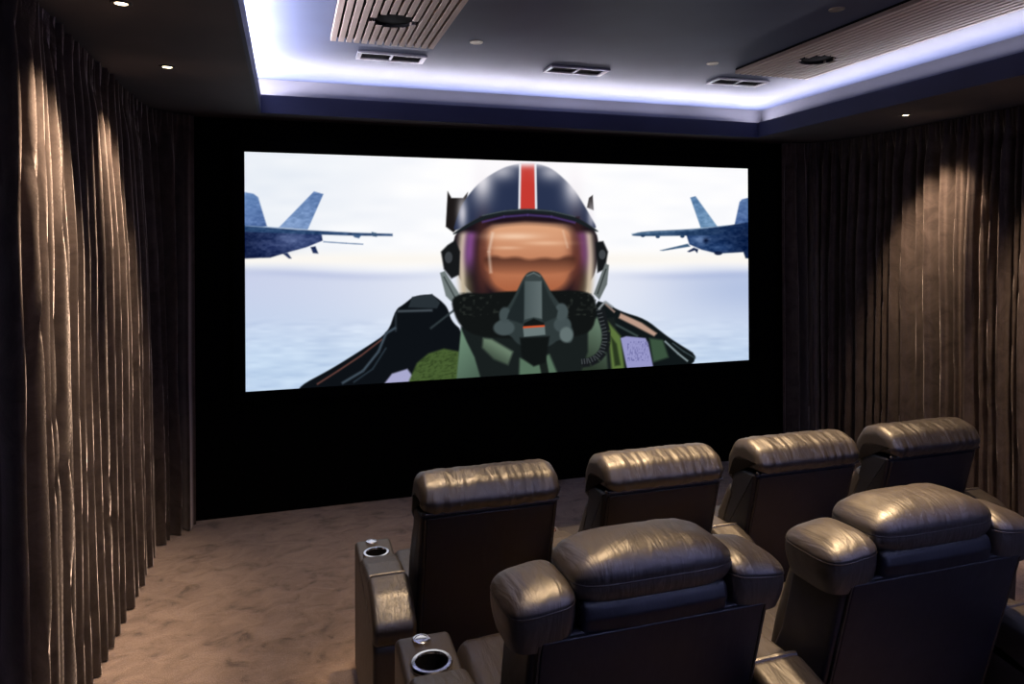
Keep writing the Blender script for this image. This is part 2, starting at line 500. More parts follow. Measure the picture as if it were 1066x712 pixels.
# ------------------------------------------------------------------ screen picture
def cam_project(X, Y, Z):
    th = R(YAW)
    r = X * math.cos(th) - Y * math.sin(th); z = X * math.sin(th) + Y * math.cos(th)
    px, py = F_PX * r / z, -F_PX * (Z - EYE) / z
    c, s = math.cos(R(ROLL)), math.sin(R(ROLL))
    return CX + px * c + py * s, HY - px * s + py * c

SX0, SX1, SY, SZ0, SZ1 = -0.285, 3.755, 5.125, 0.872, 2.512   # picture rectangle on the screen

def paint_picture(px, py):
    """colours (display referred, 0..255) of the picture shown on the screen, for points px,py"""
    n = len(px); img = np.zeros((n, 3))
    def srgb(*c): return np.array(c, float)
    def vnoise(x, y, seed):
        xi, yi = np.floor(x).astype(int), np.floor(y).astype(int); xf, yf = x - xi, y - yi
        xf = xf * xf * (3 - 2 * xf); yf = yf * yf * (3 - 2 * yf)
        def h(a, b):
            t_ = np.sin(a * 127.1 + b * 311.7 + seed * 74.7) * 43758.5453
            return t_ - np.floor(t_)
        return (h(xi, yi) * (1 - xf) + h(xi + 1, yi) * xf) * (1 - yf) + (h(xi, yi + 1) * (1 - xf) + h(xi + 1, yi + 1) * xf) * yf
    def lerp(a, b, t_): return a + (b - a) * t_[:, None]
    def sm(a, b, x): t_ = np.clip((x - a) / (b - a), 0, 1); return t_ * t_ * (3 - 2 * t_)
    # sky and cloud sea
    sky = lerp(srgb(236, 241, 248), srgb(253, 253, 255), sm(250, 480, px))
    cl = vnoise(px / 60, py / 14, 1) * 0.6 + vnoise(px / 25, py / 7, 2) * 0.4
    sky = sky - (cl[:, None] - 0.5) * srgb(14, 11, 6)
    sky = lerp(sky, srgb(252, 248, 242), np.exp(-((py - 270) / 8) ** 2))
    centre = np.exp(-((px - 545) / 150) ** 2)
    sea = lerp(srgb(200, 208, 234), srgb(190, 212, 238), sm(280, 390, py))
    sea = lerp(sea, srgb(240, 243, 250), 0.9 * np.exp(-((px - 545) / 175) ** 2) * (1 - 0.5 * sm(300, 390, py)))
    sea = lerp(sea, srgb(178, 188, 222), 0.7 * np.exp(-((py - 284 - 3 * np.sin(px / 50)) / 4.5) ** 2) * (1 - centre))
    st = vnoise(px / 34, py / 4.5 + px / 60, 4) * 0.6 + vnoise(px / 12, py / 2.5, 5) * 0.4
    sea = sea + (st[:, None] - 0.5) * (srgb(32, 29, 20) * sm(325, 345, py)[:, None])
    sea = lerp(sea, srgb(150, 172, 214), 0.45 * np.exp(-((py - 300) / 26) ** 2) * sm(650, 780, px))
    img[:] = lerp(sky, sea, sm(272, 290, py + 2 * np.sin(px / 37)))
    def blend(mask, c):
        nonlocal img
        img = img + (np.asarray(c, float) - img) * mask[:, None]
    def poly(pts, c, soft=0.7, alpha=1.0, c2=None, grad=None):
        pts = np.array(pts, float)
        if len(pts) >= 9:
            for _ in range(2):
                nx_ = np.roll(pts, -1, 0); pts = np.stack([pts * .78 + nx_ * .22, pts * .22 + nx_ * .78], 1).reshape(-1, 2)
        x0, y0 = pts.min(0) - 4 * soft; x1, y1 = pts.max(0) + 4 * soft
        idx = np.where((px > x0) & (px < x1) & (py > y0) & (py < y1))[0]
        if len(idx) == 0: return
        X, Y = px[idx], py[idx]; d = np.full(len(idx), 1e9); inside = np.zeros(len(idx), bool)
        for a, b in zip(pts, np.roll(pts, -1, 0)):
            e = b - a; wx, wy = X - a[0], Y - a[1]
            t_ = np.clip((wx * e[0] + wy * e[1]) / max(e @ e, 1e-9), 0, 1)
            d = np.minimum(d, (wx - t_ * e[0]) ** 2 + (wy - t_ * e[1]) ** 2)
            cond = (a[1] > Y) != (b[1] > Y)
            with np.errstate(divide='ignore', invalid='ignore'):
                xi = (b[0] - a[0]) * (Y - a[1]) / (b[1] - a[1] + 1e-12) + a[0]
            inside ^= cond & (X < xi)
        d = np.sqrt(d) * np.where(inside, -1, 1)
        m_ = np.clip(0.5 - d / (2 * soft), 0, 1) * alpha
        col = np.tile(np.asarray(c, float), (len(idx), 1))
        if c2 is not None:
            (ax, ay), (bx, by) = grad; e = np.array([bx - ax, by - ay])
            t_ = np.clip(((X - ax) * e[0] + (Y - ay) * e[1]) / (e @ e), 0, 1)
            col = col + (np.asarray(c2, float) - col) * t_[:, None]
        img[idx] += (col - img[idx]) * m_[:, None]
    def ell(cx, cy, rx, ry, c, soft=1.0, alpha=1.0):
        d = np.sqrt(((px - cx) / rx) ** 2 + ((py - cy) / ry) ** 2)
        blend(np.clip((1 - d) * min(rx, ry) / soft + 0.5, 0, 1) * alpha, c)
    def blob(cx, cy, rx, ry, c, alpha=1.0):
        blend(np.exp(-(((px - cx) / rx) ** 2 + ((py - cy) / ry) ** 2)) * alpha, c)
    def line(pts, w, c, soft=0.6, alpha=1.0):
        for a, b in zip(pts, pts[1:]):
            a = np.array(a, float); b = np.array(b, float); t_ = (b - a) / max(np.linalg.norm(b - a), 1e-6); nn = np.array([-t_[1], t_[0]]) * w / 2
            poly([a + nn, b + nn, b - nn, a - nn], c, soft, alpha)
    def U(u, v): return (250 + .197 * u, 150 + .197 * v)
    def V(u, v): return (630 + .1826 * u, 150 + .1826 * v)
    def A(u, v): return (440 + .2064 * u, 160 + .2064 * v)
    def B(u, v): return (440 + .2064 * u, 270 + .2064 * v)
    # jet at the left
    poly([U(0, 250), U(70, 262), U(95, 280), U(142, 435), U(0, 445)], (112, 146, 196), c2=(84, 112, 165), grad=(U(0, 250), U(100, 430)))
    poly([U(390, 250), U(440, 264), U(357, 452), U(205, 440)], (96, 126, 176), c2=(128, 156, 200), grad=(U(400, 250), U(280, 440)))
    poly([U(0, 440), U(428, 462), U(436, 510), U(350, 545), U(240, 575), U(160, 600), U(0, 606)], (18, 30, 66), c2=(46, 62, 108), grad=(U(60, 600), U(300, 470)))
    blob(*U(265, 505), 14, 7, (110, 126, 172), 0.7); blob(*U(160, 540), 16, 6, (58, 72, 120), 0.5)
    poly([U(0, 428), U(300, 452), U(600, 468), U(805, 474), U(806, 486), U(600, 484), U(300, 474), U(0, 462)], (44, 72, 112))
    line([U(30, 432), U(340, 450)], 1.0, (150, 172, 205), 0.6, 0.7)
    poly([U(590, 476), U(640, 482), U(628, 498), U(604, 492)], (60, 90, 128)); poly([U(695, 464), U(720, 470), U(722, 490), U(700, 486)], (60, 88, 120))
    line([U(440, 516), U(560, 524), U(650, 529)], 1.0, (96, 122, 160), 0.7)
    poly([U(372, 545), U(398, 540), U(413, 578), U(385, 576)], (30, 46, 88)); poly([U(225, 578), U(250, 574), U(272, 604), U(258, 604)], (26, 42, 84))
    # jet at the right
    poly([V(485, 305), V(515, 297), V(640, 470), V(545, 478)], (88, 124, 166), c2=(112, 148, 184), grad=(V(500, 300), V(590, 470)))
    poly([V(840, 300), V(780, 315), V(766, 330), V(738, 458), V(840, 450)], (92, 122, 170), c2=(70, 98, 150), grad=(V(780, 310), V(790, 450)))
    poly([V(462, 515), V(840, 462), V(840, 655), V(800, 650), V(788, 616), V(640, 624), V(550, 602), V(480, 572)], (34, 62, 108), c2=(16, 34, 70), grad=(V(520, 560), V(800, 560)))
    blob(*V(545, 545), 8, 5, (120, 146, 190), 0.8); blob(*V(575, 550), 3, 3, (18, 30, 60), 0.9); blob(*V(660, 590), 12, 4, (60, 90, 140), 0.6)
    poly([V(140, 520), V(205, 498), V(480, 486), V(640, 470), V(715, 462), V(840, 440), V(840, 476), V(640, 518), V(480, 522), V(200, 526)], (52, 82, 116), c2=(24, 44, 84), grad=(V(300, 500), V(800, 470)))
    line([V(150, 512), V(480, 490), V(700, 464)], 0.9, (128, 156, 186), 0.6, 0.7)
    poly([V(312, 606), V(470, 568), V(485, 584), V(330, 608)], (62, 92, 124)); 
    for u, v in ((300, 528), (440, 526), (215, 522)): ell(*V(u, v), 2.2, 1.6, (48, 74, 106))
    poly([V(468, 612), V(505, 590), V(530, 600), V(525, 620), V(510, 606), V(480, 616)], (24, 40, 76)); ell(*V(645, 622), 4, 2, (20, 34, 66))
    jt = vnoise(px / 5, py / 2.2, 31) * 0.6 + vnoise(px / 2.2, py / 1.5, 32) * 0.4
    jm = (img[:, 0] < 140) & (py < 275) & ((px < 425) | (px > 650))
    img += (jm * (jt - 0.5) * 46)[:, None]
    # cockpit sill and seat at the left
    poly([(311, 402), (345, 384), (380, 362), (404, 346), (412, 322), (420, 317), (431, 308), (449, 306), (458, 312), (466, 320), (470, 334), (482, 345), (486, 412), (311, 412)], (13, 17, 22))
    poly([(429, 309), (450, 306), (458, 315), (455, 321), (425, 320)], (40, 48, 54)); line([(414, 324), (450, 323)], 2, (78, 88, 96), 1.2)
    line([(412, 326), (412, 345)], 1.5, (46, 54, 62), 1.0)
    line([(330, 400), (352, 386), (376, 370), (398, 353)], 1.6, (112, 70, 62), 0.8, 0.9)
    line([(356, 399), (378, 386), (394, 366), (402, 347), (412, 341)], 2.4, (66, 80, 92), 1.0); line([(368, 398), (388, 384), (402, 362)], 1.4, (44, 56, 66), 0.9)
    line([(448, 342), (466, 328), (474, 322)], 2, (50, 60, 64), 1.0)
    # cockpit sill at the right
    poly([(618, 312), (632, 316), (646, 324), (672, 332), (692, 348), (702, 355), (731, 373), (690, 398), (620, 400)], (16, 22, 24))
    poly([(646, 326), (668, 336), (684, 347), (681, 350), (660, 339), (644, 331)], (206, 168, 148), 1.0, 0.9)
    line([(630, 316), (640, 325)], 2, (148, 126, 116), 0.8); line([(636, 335), (664, 350)], 2.0, (60, 74, 72), 0.9)
    line([(692, 355), (706, 368), (716, 376)], 1.6, (150, 166, 170), 0.8); line([(700, 357), (712, 366), (724, 373)], 1.0, (70, 84, 88), 0.8)
    poly([(676, 352), (690, 354), (696, 372), (680, 377)], (58, 82, 62), 1.5)
    # suit
    poly([(398, 402), (408, 389), (424, 384), (430, 392), (426, 402)], (168, 168, 206), 1.0)
    poly([(426, 396), (434, 378), (446, 368), (462, 363), (478, 366), (480, 410), (426, 410)], (70, 92, 48), 1.2)
    f_ = vnoise(px / 3, py / 1.6 + px / 6, 9) * 0.6 + vnoise(px / 1.5, py / 1.2, 10) * 0.4
    blend(((px > 428) & (px < 478) & (py > 366) & (py < 410)) * np.clip((f_ - 0.4) * 1.1, 0, 0.55) * (img[:, 1] > img[:, 2] + 15), (30, 44, 20))
    poly([(480, 340), (600, 336), (640, 330), (648, 400), (476, 412)], (24, 30, 30), 1.2)
    poly([(480, 342), (474, 408), (504, 406), (494, 372), (486, 356)], (104, 134, 112), 1.0, 1, (70, 92, 78), ((474, 360), (504, 390)))
    poly([(503, 352), (512, 353), (534, 366), (529, 380), (514, 374), (502, 362)], (112, 134, 112), 1.6, 0.9, (56, 70, 58), ((520, 362), (512, 376)))
    poly([(541, 373), (572, 369), (585, 400), (540, 402)], (86, 112, 92), 1.5); poly([(560, 372), (568, 370), (574, 402), (566, 402)], (24, 30, 28), 0.9)
    poly([(612, 336), (622, 330), (630, 350), (634, 400), (600, 402), (612, 366)], (96, 118, 100), 1.4, 1, (44, 56, 44), ((624, 340), (604, 376)))
    poly([(632, 334), (646, 350), (652, 398), (638, 398)], (92, 116, 60), 1.5); poly([(636, 350), (642, 358), (646, 380), (640, 381)], (40, 54, 30), 1.2)
    poly([(646, 352), (652, 350), (672, 352), (675, 358), (680, 382), (653, 385)], (150, 150, 200), 0.8)
    pm = vnoise(px * 1.1, py * 0.55, 21); blend(((px > 653) & (px < 675) & (py > 355) & (py < 376)) * np.clip((pm - 0.5) * 2.4, 0, 0.6), (96, 96, 150))
    # helmet sides
    poly([(466, 199), (470, 206), (482, 206), (487, 200), (482, 232), (472, 242), (464, 236)], (28, 24, 24), 0.7); poly([(613, 206), (617, 203), (618, 219), (611, 216)], (30, 26, 26), 0.6)
    dome = [A(150, 402), A(172, 320), A(205, 240), A(290, 138), A(400, 72), A(470, 52), A(530, 47), A(590, 52), A(660, 78), A(760, 170), A(830, 285), A(890, 392), A(780, 326), A(650, 290), A(530, 280), A(410, 288), A(290, 318)]
    poly(dome, (40, 50, 78), 0.8)
    inside = (np.abs(px - 547) < 80) & (py > 168) & (py < 243)
    # plain red centre band with white edges, soft glare on the dome sides
    poly([A(486, 52), A(574, 52), A(578, 282), A(482, 282)], (226, 228, 236), 0.6); poly([A(497, 49), A(563, 49), A(567, 283), A(493, 283)], (198, 58, 50), 0.6)
    blob(*A(300, 135), 11, 22, (250, 246, 250), 0.85); blob(*A(765, 150), 11, 22, (250, 246, 250), 0.88); blob(*A(400, 88), 14, 9, (250, 246, 250), 0.6); blob(*A(655, 92), 14, 9, (250, 246, 250), 0.6); blob(*A(530, 45), 36, 5, (250, 246, 250), 0.85); blob(*A(200, 300), 5, 16, (244, 240, 246), 0.75); blob(*A(850, 310), 4, 14, (244, 240, 246), 0.6)
    # visor
    vis = [A(155, 400), A(290, 318), A(410, 290), A(530, 282), A(650, 290), A(780, 322), A(885, 395), A(884, 520), A(868, 610), A(840, 650), (608, 312), (560, 318), (496, 310), A(215, 670), A(180, 620), A(160, 520)]
    poly(vis, (26, 18, 26), 0.8)
    def edge(x0, x1, c, a, s=0.25):
        m_ = sm(x0 - s, x0 + s, px) * (1 - sm(x1 - s, x1 + s, px))
        d = np.zeros(n); idx = np.where((px > 470) & (px < 626) & (py > 214) & (py < 318))[0]
        return m_, idx
    def vband(cx, w, c, a, y0, y1):
        m_ = np.exp(-((px - cx) / w) ** 2) * sm(y0, y0 + 12, py) * (1 - sm(y1 - 12, y1, py)) * a
        blend(m_, c)
    cur = lambda base, k: base + k * ((py - 275) / 40.0) ** 2
    for sgn, off in ((1, 0.0), (-1, 0.0)):
        c0 = 547 - sgn * 69 + 0.5
        d0 = sgn * (px - c0) - 3.0 * ((py - 275) / 38.0) ** 2
        ok = sm(238, 246, py) * (1 - sm(303, 314, py))
        blend(np.exp(-((d0 - 2.5) / 5.0) ** 2) * ok, (206, 190, 166))
        blend(np.exp(-((d0 - 10) / 6.0) ** 2) * ok * (1 - sm(262, 292, py)) * 0.95, (128, 74, 140))
        blend(np.exp(-((d0 - 9) / 5.0) ** 2) * ok * sm(270, 300, py) * 0.5, (96, 88, 60))
    # amber mirrored centre of the visor
    face = [(504, 240), (515, 233), (547, 230), (585, 233), (597, 240), (600, 262), (597, 286), (588, 300), (572, 308), (548, 311), (528, 308), (513, 300), (505, 286), (502, 262)]
    poly(face, (222, 164, 126), 5.0, 1, (168, 94, 62), ((547, 236), (547, 306)))
    poly([(500, 226), (603, 226), (602, 234), (585, 232), (547, 230), (512, 233), (500, 240)], (30, 18, 26), 1.8)
    blob(503, 270, 8, 36, (104, 56, 44), 0.85); blob(600, 270, 8, 36, (98, 52, 42), 0.9)
    # horizon, ridge and cloud streaks mirrored in the amber visor
    poly([(503, 268), (516, 266), (524, 269), (538, 267), (551, 271), (566, 268), (580, 270), (590, 266), (600, 267), (598, 283), (570, 287), (551, 288), (528, 287), (505, 283)], (78, 44, 34), 2.2, 0.85, (186, 114, 80), ((550, 270), (550, 287)))
    blob(536, 246, 26, 3.5, (250, 214, 184), 0.75); blob(568, 253, 22, 2.4, (244, 200, 166), 0.6); blob(528, 258, 14, 1.8, (244, 204, 172), 0.5)
    line([(513, 242), (509, 262), (511, 284)], 2.2, (250, 232, 214), 1.6, 0.55); line([(586, 240), (591, 258)], 1.5, (246, 222, 200), 1.4, 0.4)
    # brim
    br = [A(150, 402), A(290, 314), A(410, 286), A(530, 276), A(650, 286), A(780, 320), A(892, 392), A(872, 394), A(770, 342), A(650, 308), A(530, 299), A(410, 308), A(296, 336), A(160, 410)]
    poly(br, (26, 32, 36), 0.8); line([A(300, 312), A(410, 290), A(530, 281), A(650, 290), A(770, 318)], 1.0, (84, 96, 100), 0.7, 0.8)
    line([A(300, 345), A(410, 318), A(530, 309), A(650, 318), A(770, 348)], 1.6, (92, 70, 150), 1.2, 0.8)
    # side hardware
    for pts in ([(459, 262), (466, 255), (474, 250), (479, 262), (478, 286), (470, 290), (462, 280)], [(620, 252), (628, 251), (633, 262), (630, 280), (622, 284)]): poly(pts, (22, 24, 26), 1.0)
    ell(467, 268, 4, 6, (62, 66, 70), 1.2); ell(627, 265, 3.5, 5, (66, 70, 74), 1.2)
    poly([(458, 284), (463, 282), (482, 312), (474, 318), (464, 308)], (112, 122, 122), 0.8); poly([(634, 276), (630, 274), (618, 306), (624, 312), (632, 296)], (104, 112, 112), 0.8)
    line([(462, 288), (476, 314)], 1.2, (50, 58, 58), 0.7); line([(631, 280), (622, 306)], 1.2, (46, 52, 52), 0.7)
    # jaw straps and mask
    poly([(468, 312), (484, 304), (503, 306), (530, 303), (575, 303), (600, 302), (618, 306), (622, 324), (616, 346), (590, 352), (500, 352), (478, 340)], (17, 20, 20), 1.2)
    jag = vnoise(px / 3.5, py / 2.5, 12); blend(((py > 304) & (py < 330) & (px > 478) & (px < 622)) * np.clip((jag - 0.62) * 1.6, 0, 0.5) * (np.abs(px - 553) > 34), (58, 64, 58))
    poly([B(508, 92), B(530, 66), B(560, 58), B(590, 68), B(612, 100), B(650, 170), B(700, 235), B(725, 262), B(735, 300), B(765, 370), B(750, 430), B(690, 400), B(640, 440), B(560, 455), B(480, 430), B(440, 380), B(360, 360), B(380, 325), B(400, 262), B(430, 240), B(470, 170)], (46, 56, 57), 0.9)
    ell(*B(410, 345), 11, 8, (70, 82, 84), 2.0); ell(*B(415, 280), 6, 8, (66, 78, 80), 2); ell(*B(705, 330), 9, 8, (66, 78, 80), 2.0); ell(*B(725, 380), 7, 8, (98, 112, 112), 2.5); ell(*B(700, 265), 7, 9, (70, 82, 84), 2)
    poly([B(510, 110), B(480, 180), B(432, 275), B(425, 300), B(505, 325), B(512, 300)], (30, 38, 40), 1.0); poly([B(604, 110), B(640, 190), B(682, 260), B(676, 290), B(610, 320), B(600, 300)], (34, 42, 43), 1.0)
    poly([B(515, 108), B(600, 108), B(602, 300), B(560, 292), B(512, 305)], (72, 84, 86), 0.9, 1, (96, 108, 109), (B(512, 200), B(602, 200)))
    poly([B(520, 90), B(560, 66), B(598, 88), B(600, 108), B(516, 108)], (56, 66, 67), 1.0); line([B(524, 84), B(560, 68), B(594, 86)], 1.2, (120, 130, 130), 0.8, 0.7)
    poly([B(512, 322), B(560, 298), B(612, 320), B(614, 336), B(506, 344)], (18, 22, 22), 0.8)
    poly([B(506, 344), B(616, 337), B(619, 380), B(511, 391)], (106, 120, 120), 0.7); poly([B(506, 338), B(614, 331), B(616, 340), B(507, 348)], (206, 84, 44), 0.5)
    poly([B(490, 395), B(640, 388), B(620, 520), B(560, 540), B(500, 500)], (16, 20, 20), 1.2)
    # breathing hose
    hose = [(606, 378), (614, 377), (622, 373), (628, 366), (631, 356), (631, 345), (628, 334), (625, 322)]
    line(hose, 9, (22, 25, 28), 1.0)
    for k in range(22):
        t_ = k / 21 * (len(hose) - 1); i_ = min(int(t_), len(hose) - 2); q = np.array(hose[i_]) + (np.array(hose[i_ + 1]) - np.array(hose[i_])) * (t_ - i_)
        e = np.array(hose[i_ + 1], float) - np.array(hose[i_], float); e /= np.linalg.norm(e); nn = np.array([-e[1], e[0]])
        line([tuple(q - nn * 4.2), tuple(q + nn * 1.0)], 0.8, (96, 102, 106), 0.5, 0.8)
    line([(623, 322), (630, 314), (638, 320)], 2.2, (140, 146, 150), 0.8)
    return np.clip(img, 0, 255) / 255.0

def build_screen():
    t_ = thing('projection_screen', 'wide glowing cinema screen on the black front wall showing a helmeted pilot and jets', 'screen', (0, 0, 0))
    NX, NZ = 760, 310
    xs = np.linspace(SX0, SX1, NX); zs = np.linspace(SZ0, SZ1, NZ)
    X, Z = np.meshgrid(xs, zs)
    co = np.stack([X.ravel(), np.full(X.size, SY), Z.ravel()], 1)
    th = R(YAW); r = X * math.cos(th) - SY * math.sin(th); zz = X * math.sin(th) + SY * math.cos(th)
    u, v = F_PX * r / zz, -F_PX * (Z - EYE) / zz; c, s = math.cos(R(ROLL)), math.sin(R(ROLL))
    px, py = CX + u * c + v * s, HY - u * s + v * c
    col = paint_picture(px.ravel(), py.ravel())
    lin = np.where(col <= 0.04045, col / 12.92, ((col + 0.055) / 1.055) ** 2.4)
    i = np.arange(NX * NZ).reshape(NZ, NX)
    q = np.stack([i[:-1, :-1], i[:-1, 1:], i[1:, 1:], i[1:, :-1]], -1).reshape(-1, 4)
    me = bpy.data.meshes.new('screen_surface')
    me.vertices.add(len(co)); me.vertices.foreach_set('co', co.ravel())
    me.loops.add(q.size); me.loops.foreach_set('vertex_index', q.ravel().astype(np.int32))
    me.polygons.add(len(q)); me.polygons.foreach_set('loop_start', (np.arange(len(q)) * 4).astype(np.int32))
    me.update(calc_edges=True); me.validate()
    a = me.color_attributes.new('picture', 'FLOAT_COLOR', 'POINT')
    a.data.foreach_set('color', np.concatenate([lin, np.ones((len(lin), 1))], 1).astype(np.float32).ravel())
    m = bpy.data.materials.new('projected_film_picture'); m.use_nodes = True
    nt = m.node_tree; nt.nodes.clear()
    o = nt.nodes.new('ShaderNodeOutputMaterial'); e = nt.nodes.new('ShaderNodeEmission'); at = nt.nodes.new('ShaderNodeAttribute')
    at.attribute_name = 'picture'; e.inputs['Strength'].default_value = 1.0
    nt.links.new(at.outputs['Color'], e.inputs['Color']); nt.links.new(e.outputs[0], o.inputs[0])
    ob = link('screen_surface', me, t_, [m], False)
    ob['label'] = 'bright picture of a pilot in helmet and oxygen mask between two jets'
    b = bmesh.new(); f = 0.075; y0, y1 = SY - 0.02, YF
    add_box(b, SX0 - f, SX0, y0, y1, SZ0 - f, SZ1 + f, 0, 0.004); add_box(b, SX1, SX1 + f, y0, y1, SZ0 - f, SZ1 + f, 0, 0.004)
    add_box(b, SX0, SX1, y0, y1, SZ1, SZ1 + f, 0, 0.004); add_box(b, SX0, SX1, y0, y1, SZ0 - f, SZ0, 0, 0.004)
    from_bm('screen_frame', b, M['velvet_black'], t_, False)
build_screen()

# ------------------------------------------------------------------ recliners
def V2(l): return round_poly(l, 6)
def cut(o, bmc):
    """subtract a cutter mesh from an object and bake the result"""
    mc = bpy.data.meshes.new('cutter'); bmc.to_mesh(mc); bmc.free()
    oc = bpy.data.objects.new('cutter', mc); COL.objects.link(oc)
    bpy.context.view_layer.update(); oc.matrix_world = o.matrix_world.copy()
    md = o.modifiers.new('cut', 'BOOLEAN'); md.operation = 'DIFFERENCE'; md.object = oc; md.solver = 'EXACT'
    dg = bpy.context.evaluated_depsgraph_get(); dg.update()
    me = bpy.data.meshes.new_from_object(o.evaluated_get(dg)); o.modifiers.clear(); o.data = me
    for p in me.polygons: p.use_smooth = True
    me.set_sharp_from_angle(angle=R(40))
    bpy.data.objects.remove(oc); bpy.data.meshes.remove(mc)

ARM_X, REAR_ARM_X, ARM_W = -0.342, -0.392, 0.150
def make_arm(t_, cx, ):
    x0, x1 = cx - ARM_W / 2, cx + ARM_W / 2
    prof = V2([(-0.06, 0.06, 0.02), (-0.085, 0.50, 0.05), (-0.02, 0.555, 0.05), (0.12, 0.575, 0.05), (0.40, 0.585, 0.03), (0.60, 0.60, 0.03), (0.615, 0.06, 0.02)])
    a = from_bm('armrest', prism(prof, x0, x1, 0.016, 0.035), M['leather'], t_)
    cupx, cupy = cx, 0.455
    b = bmesh.new(); add_lathe(b, [(0, -0.075), (0.043, -0.075), (0.043, 0.05), (0, 0.05)], (cupx, cupy, 0.59), 32)
    bmesh.ops.recalc_face_normals(b, faces=b.faces); cut(a, b)
    # soft pad that swells to a ridge and slopes down to the rear
    prof = V2([(-0.088, 0.50, 0.02), (-0.098, 0.57, 0.05), (0.00, 0.640, 0.09), (0.10, 0.662, 0.02), (0.125, 0.646, 0.012), (0.26, 0.640, 0.05), (0.378, 0.618, 0.022), (0.384, 0.565, 0.01), (0.10, 0.545, 0.03)])
    from_bm('arm_pad', prism(prof, x0, x1, 0.022, 0.02, 6, 0.0, 0.0, 3), M['leather_soft'], a)
    b = bmesh.new(); add_tube(b, [(x, 0.112, 0.6585 - 0.004 * (2 * (x - cx) / ARM_W) ** 4) for x in np.linspace(x0 + 0.010, x1 - 0.010, 12)], 0.0075, 8)
    from_bm('piping', b, M['leather_soft'], a)
    b = bmesh.new(); z = 0.594
    add_lathe(b, [(0.0405, -0.004), (0.0405, 0.003), (0.043, 0.0065), (0.051, 0.0060), (0.054, 0.002), (0.054, -0.004), (0.0405, -0.004)], (cupx, cupy, z), 40)
    add_lathe(b, [(0.0405, 0.0), (0.0400, -0.065), (0.0, -0.066)], (cupx, cupy, z), 40, 1)
    c = from_bm('cup_holder', b, [M['chrome'], M['black']], a); c['label'] = 'chrome ringed cup holder'
    b = bmesh.new()
    add_lathe(b, [(0, 0.0042), (0.012, 0.0042), (0.0165, 0.0036), (0.0175, 0.005), (0.021, 0.0052), (0.024, 0.003), (0.0245, -0.004), (0, -0.004)], (cupx - 0.008, 0.557, 0.6005), 28)
    c = from_bm('control_button', b, M['chrome'], a); c['label'] = 'round chrome button'
    return a

def common(t_, hw):
    prof = V2([(0.30, 0.03, 0.01), (0.30, 0.30, 0.02), (0.74, 0.30, 0.02), (0.74, 0.03, 0.01)])
    from_bm('base', prism(prof, -0.258, 0.258, 0.012, 0.1), M['leather_cool_lit'], t_)
    prof = V2([(0.24, 0.30, 0.03), (0.24, 0.44, 0.05), (0.45, 0.455, 0.06), (0.74, 0.475, 0.07), (0.80, 0.40, 0.05), (0.78, 0.305, 0.02)])
    from_bm('seat', prism(prof, -0.262, 0.262, 0.035, 0.03, 5, 0.012, 0.003, 5), M['leather_soft'], t_)
    prof = V2([(0.745, 0.05, 0.02), (0.745, 0.30, 0.02), (0.815, 0.30, 0.035), (0.825, 0.18, 0.04), (0.80, 0.05, 0.02)])
    from_bm('footrest', prism(prof, -0.262, 0.262, 0.025, 0.03, 5, 0.006, 0.002, 2), M['leather_soft'], t_)
    for s in (-1, 1):
        for y in (0.34, 0.70):
            b = bmesh.new(); add_lathe(b, [(0, 0), (0.018, 0), (0.022, 0.006), (0.02, 0.032), (0, 0.032)], (s * 0.22, y, 0), 16)
            from_bm('foot', b, M['black'], t_)

def make_back(t_, top, hw, dtop, ptop=None):
    # shell: rear line leans back towards the top
    sl = 0.27
    yb = lambda z: (top - z) * sl
    prof = V2([(yb(0.20), 0.20, 0.02), (yb(top), top, 0.012), (dtop, top, 0.03), (0.225, 0.66, 0.08), (0.345, 0.42, 0.03), (0.35, 0.20, 0.02)])
    from_bm('backrest', prism(prof, -hw, hw, 0.014, 0.04), M['leather_cool_lit'], t_)
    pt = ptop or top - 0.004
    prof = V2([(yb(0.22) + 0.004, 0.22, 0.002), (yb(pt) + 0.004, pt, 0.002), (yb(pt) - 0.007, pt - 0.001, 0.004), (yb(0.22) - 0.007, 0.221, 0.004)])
    p = from_bm('back_panel', prism(prof, -hw + 0.022, hw - 0.022, 0.004, 0.05, 3), M['leather_cool_lit'], t_)
    for s in (-1, 1):
        b = bmesh.new(); add_tube(b, [(s * (hw - 0.018), yb(z) - 0.004, z) for z in np.linspace(0.22, pt - 0.005, 14)], 0.0035, 6)
        from_bm('piping', b, M['piping'], p)
    return p

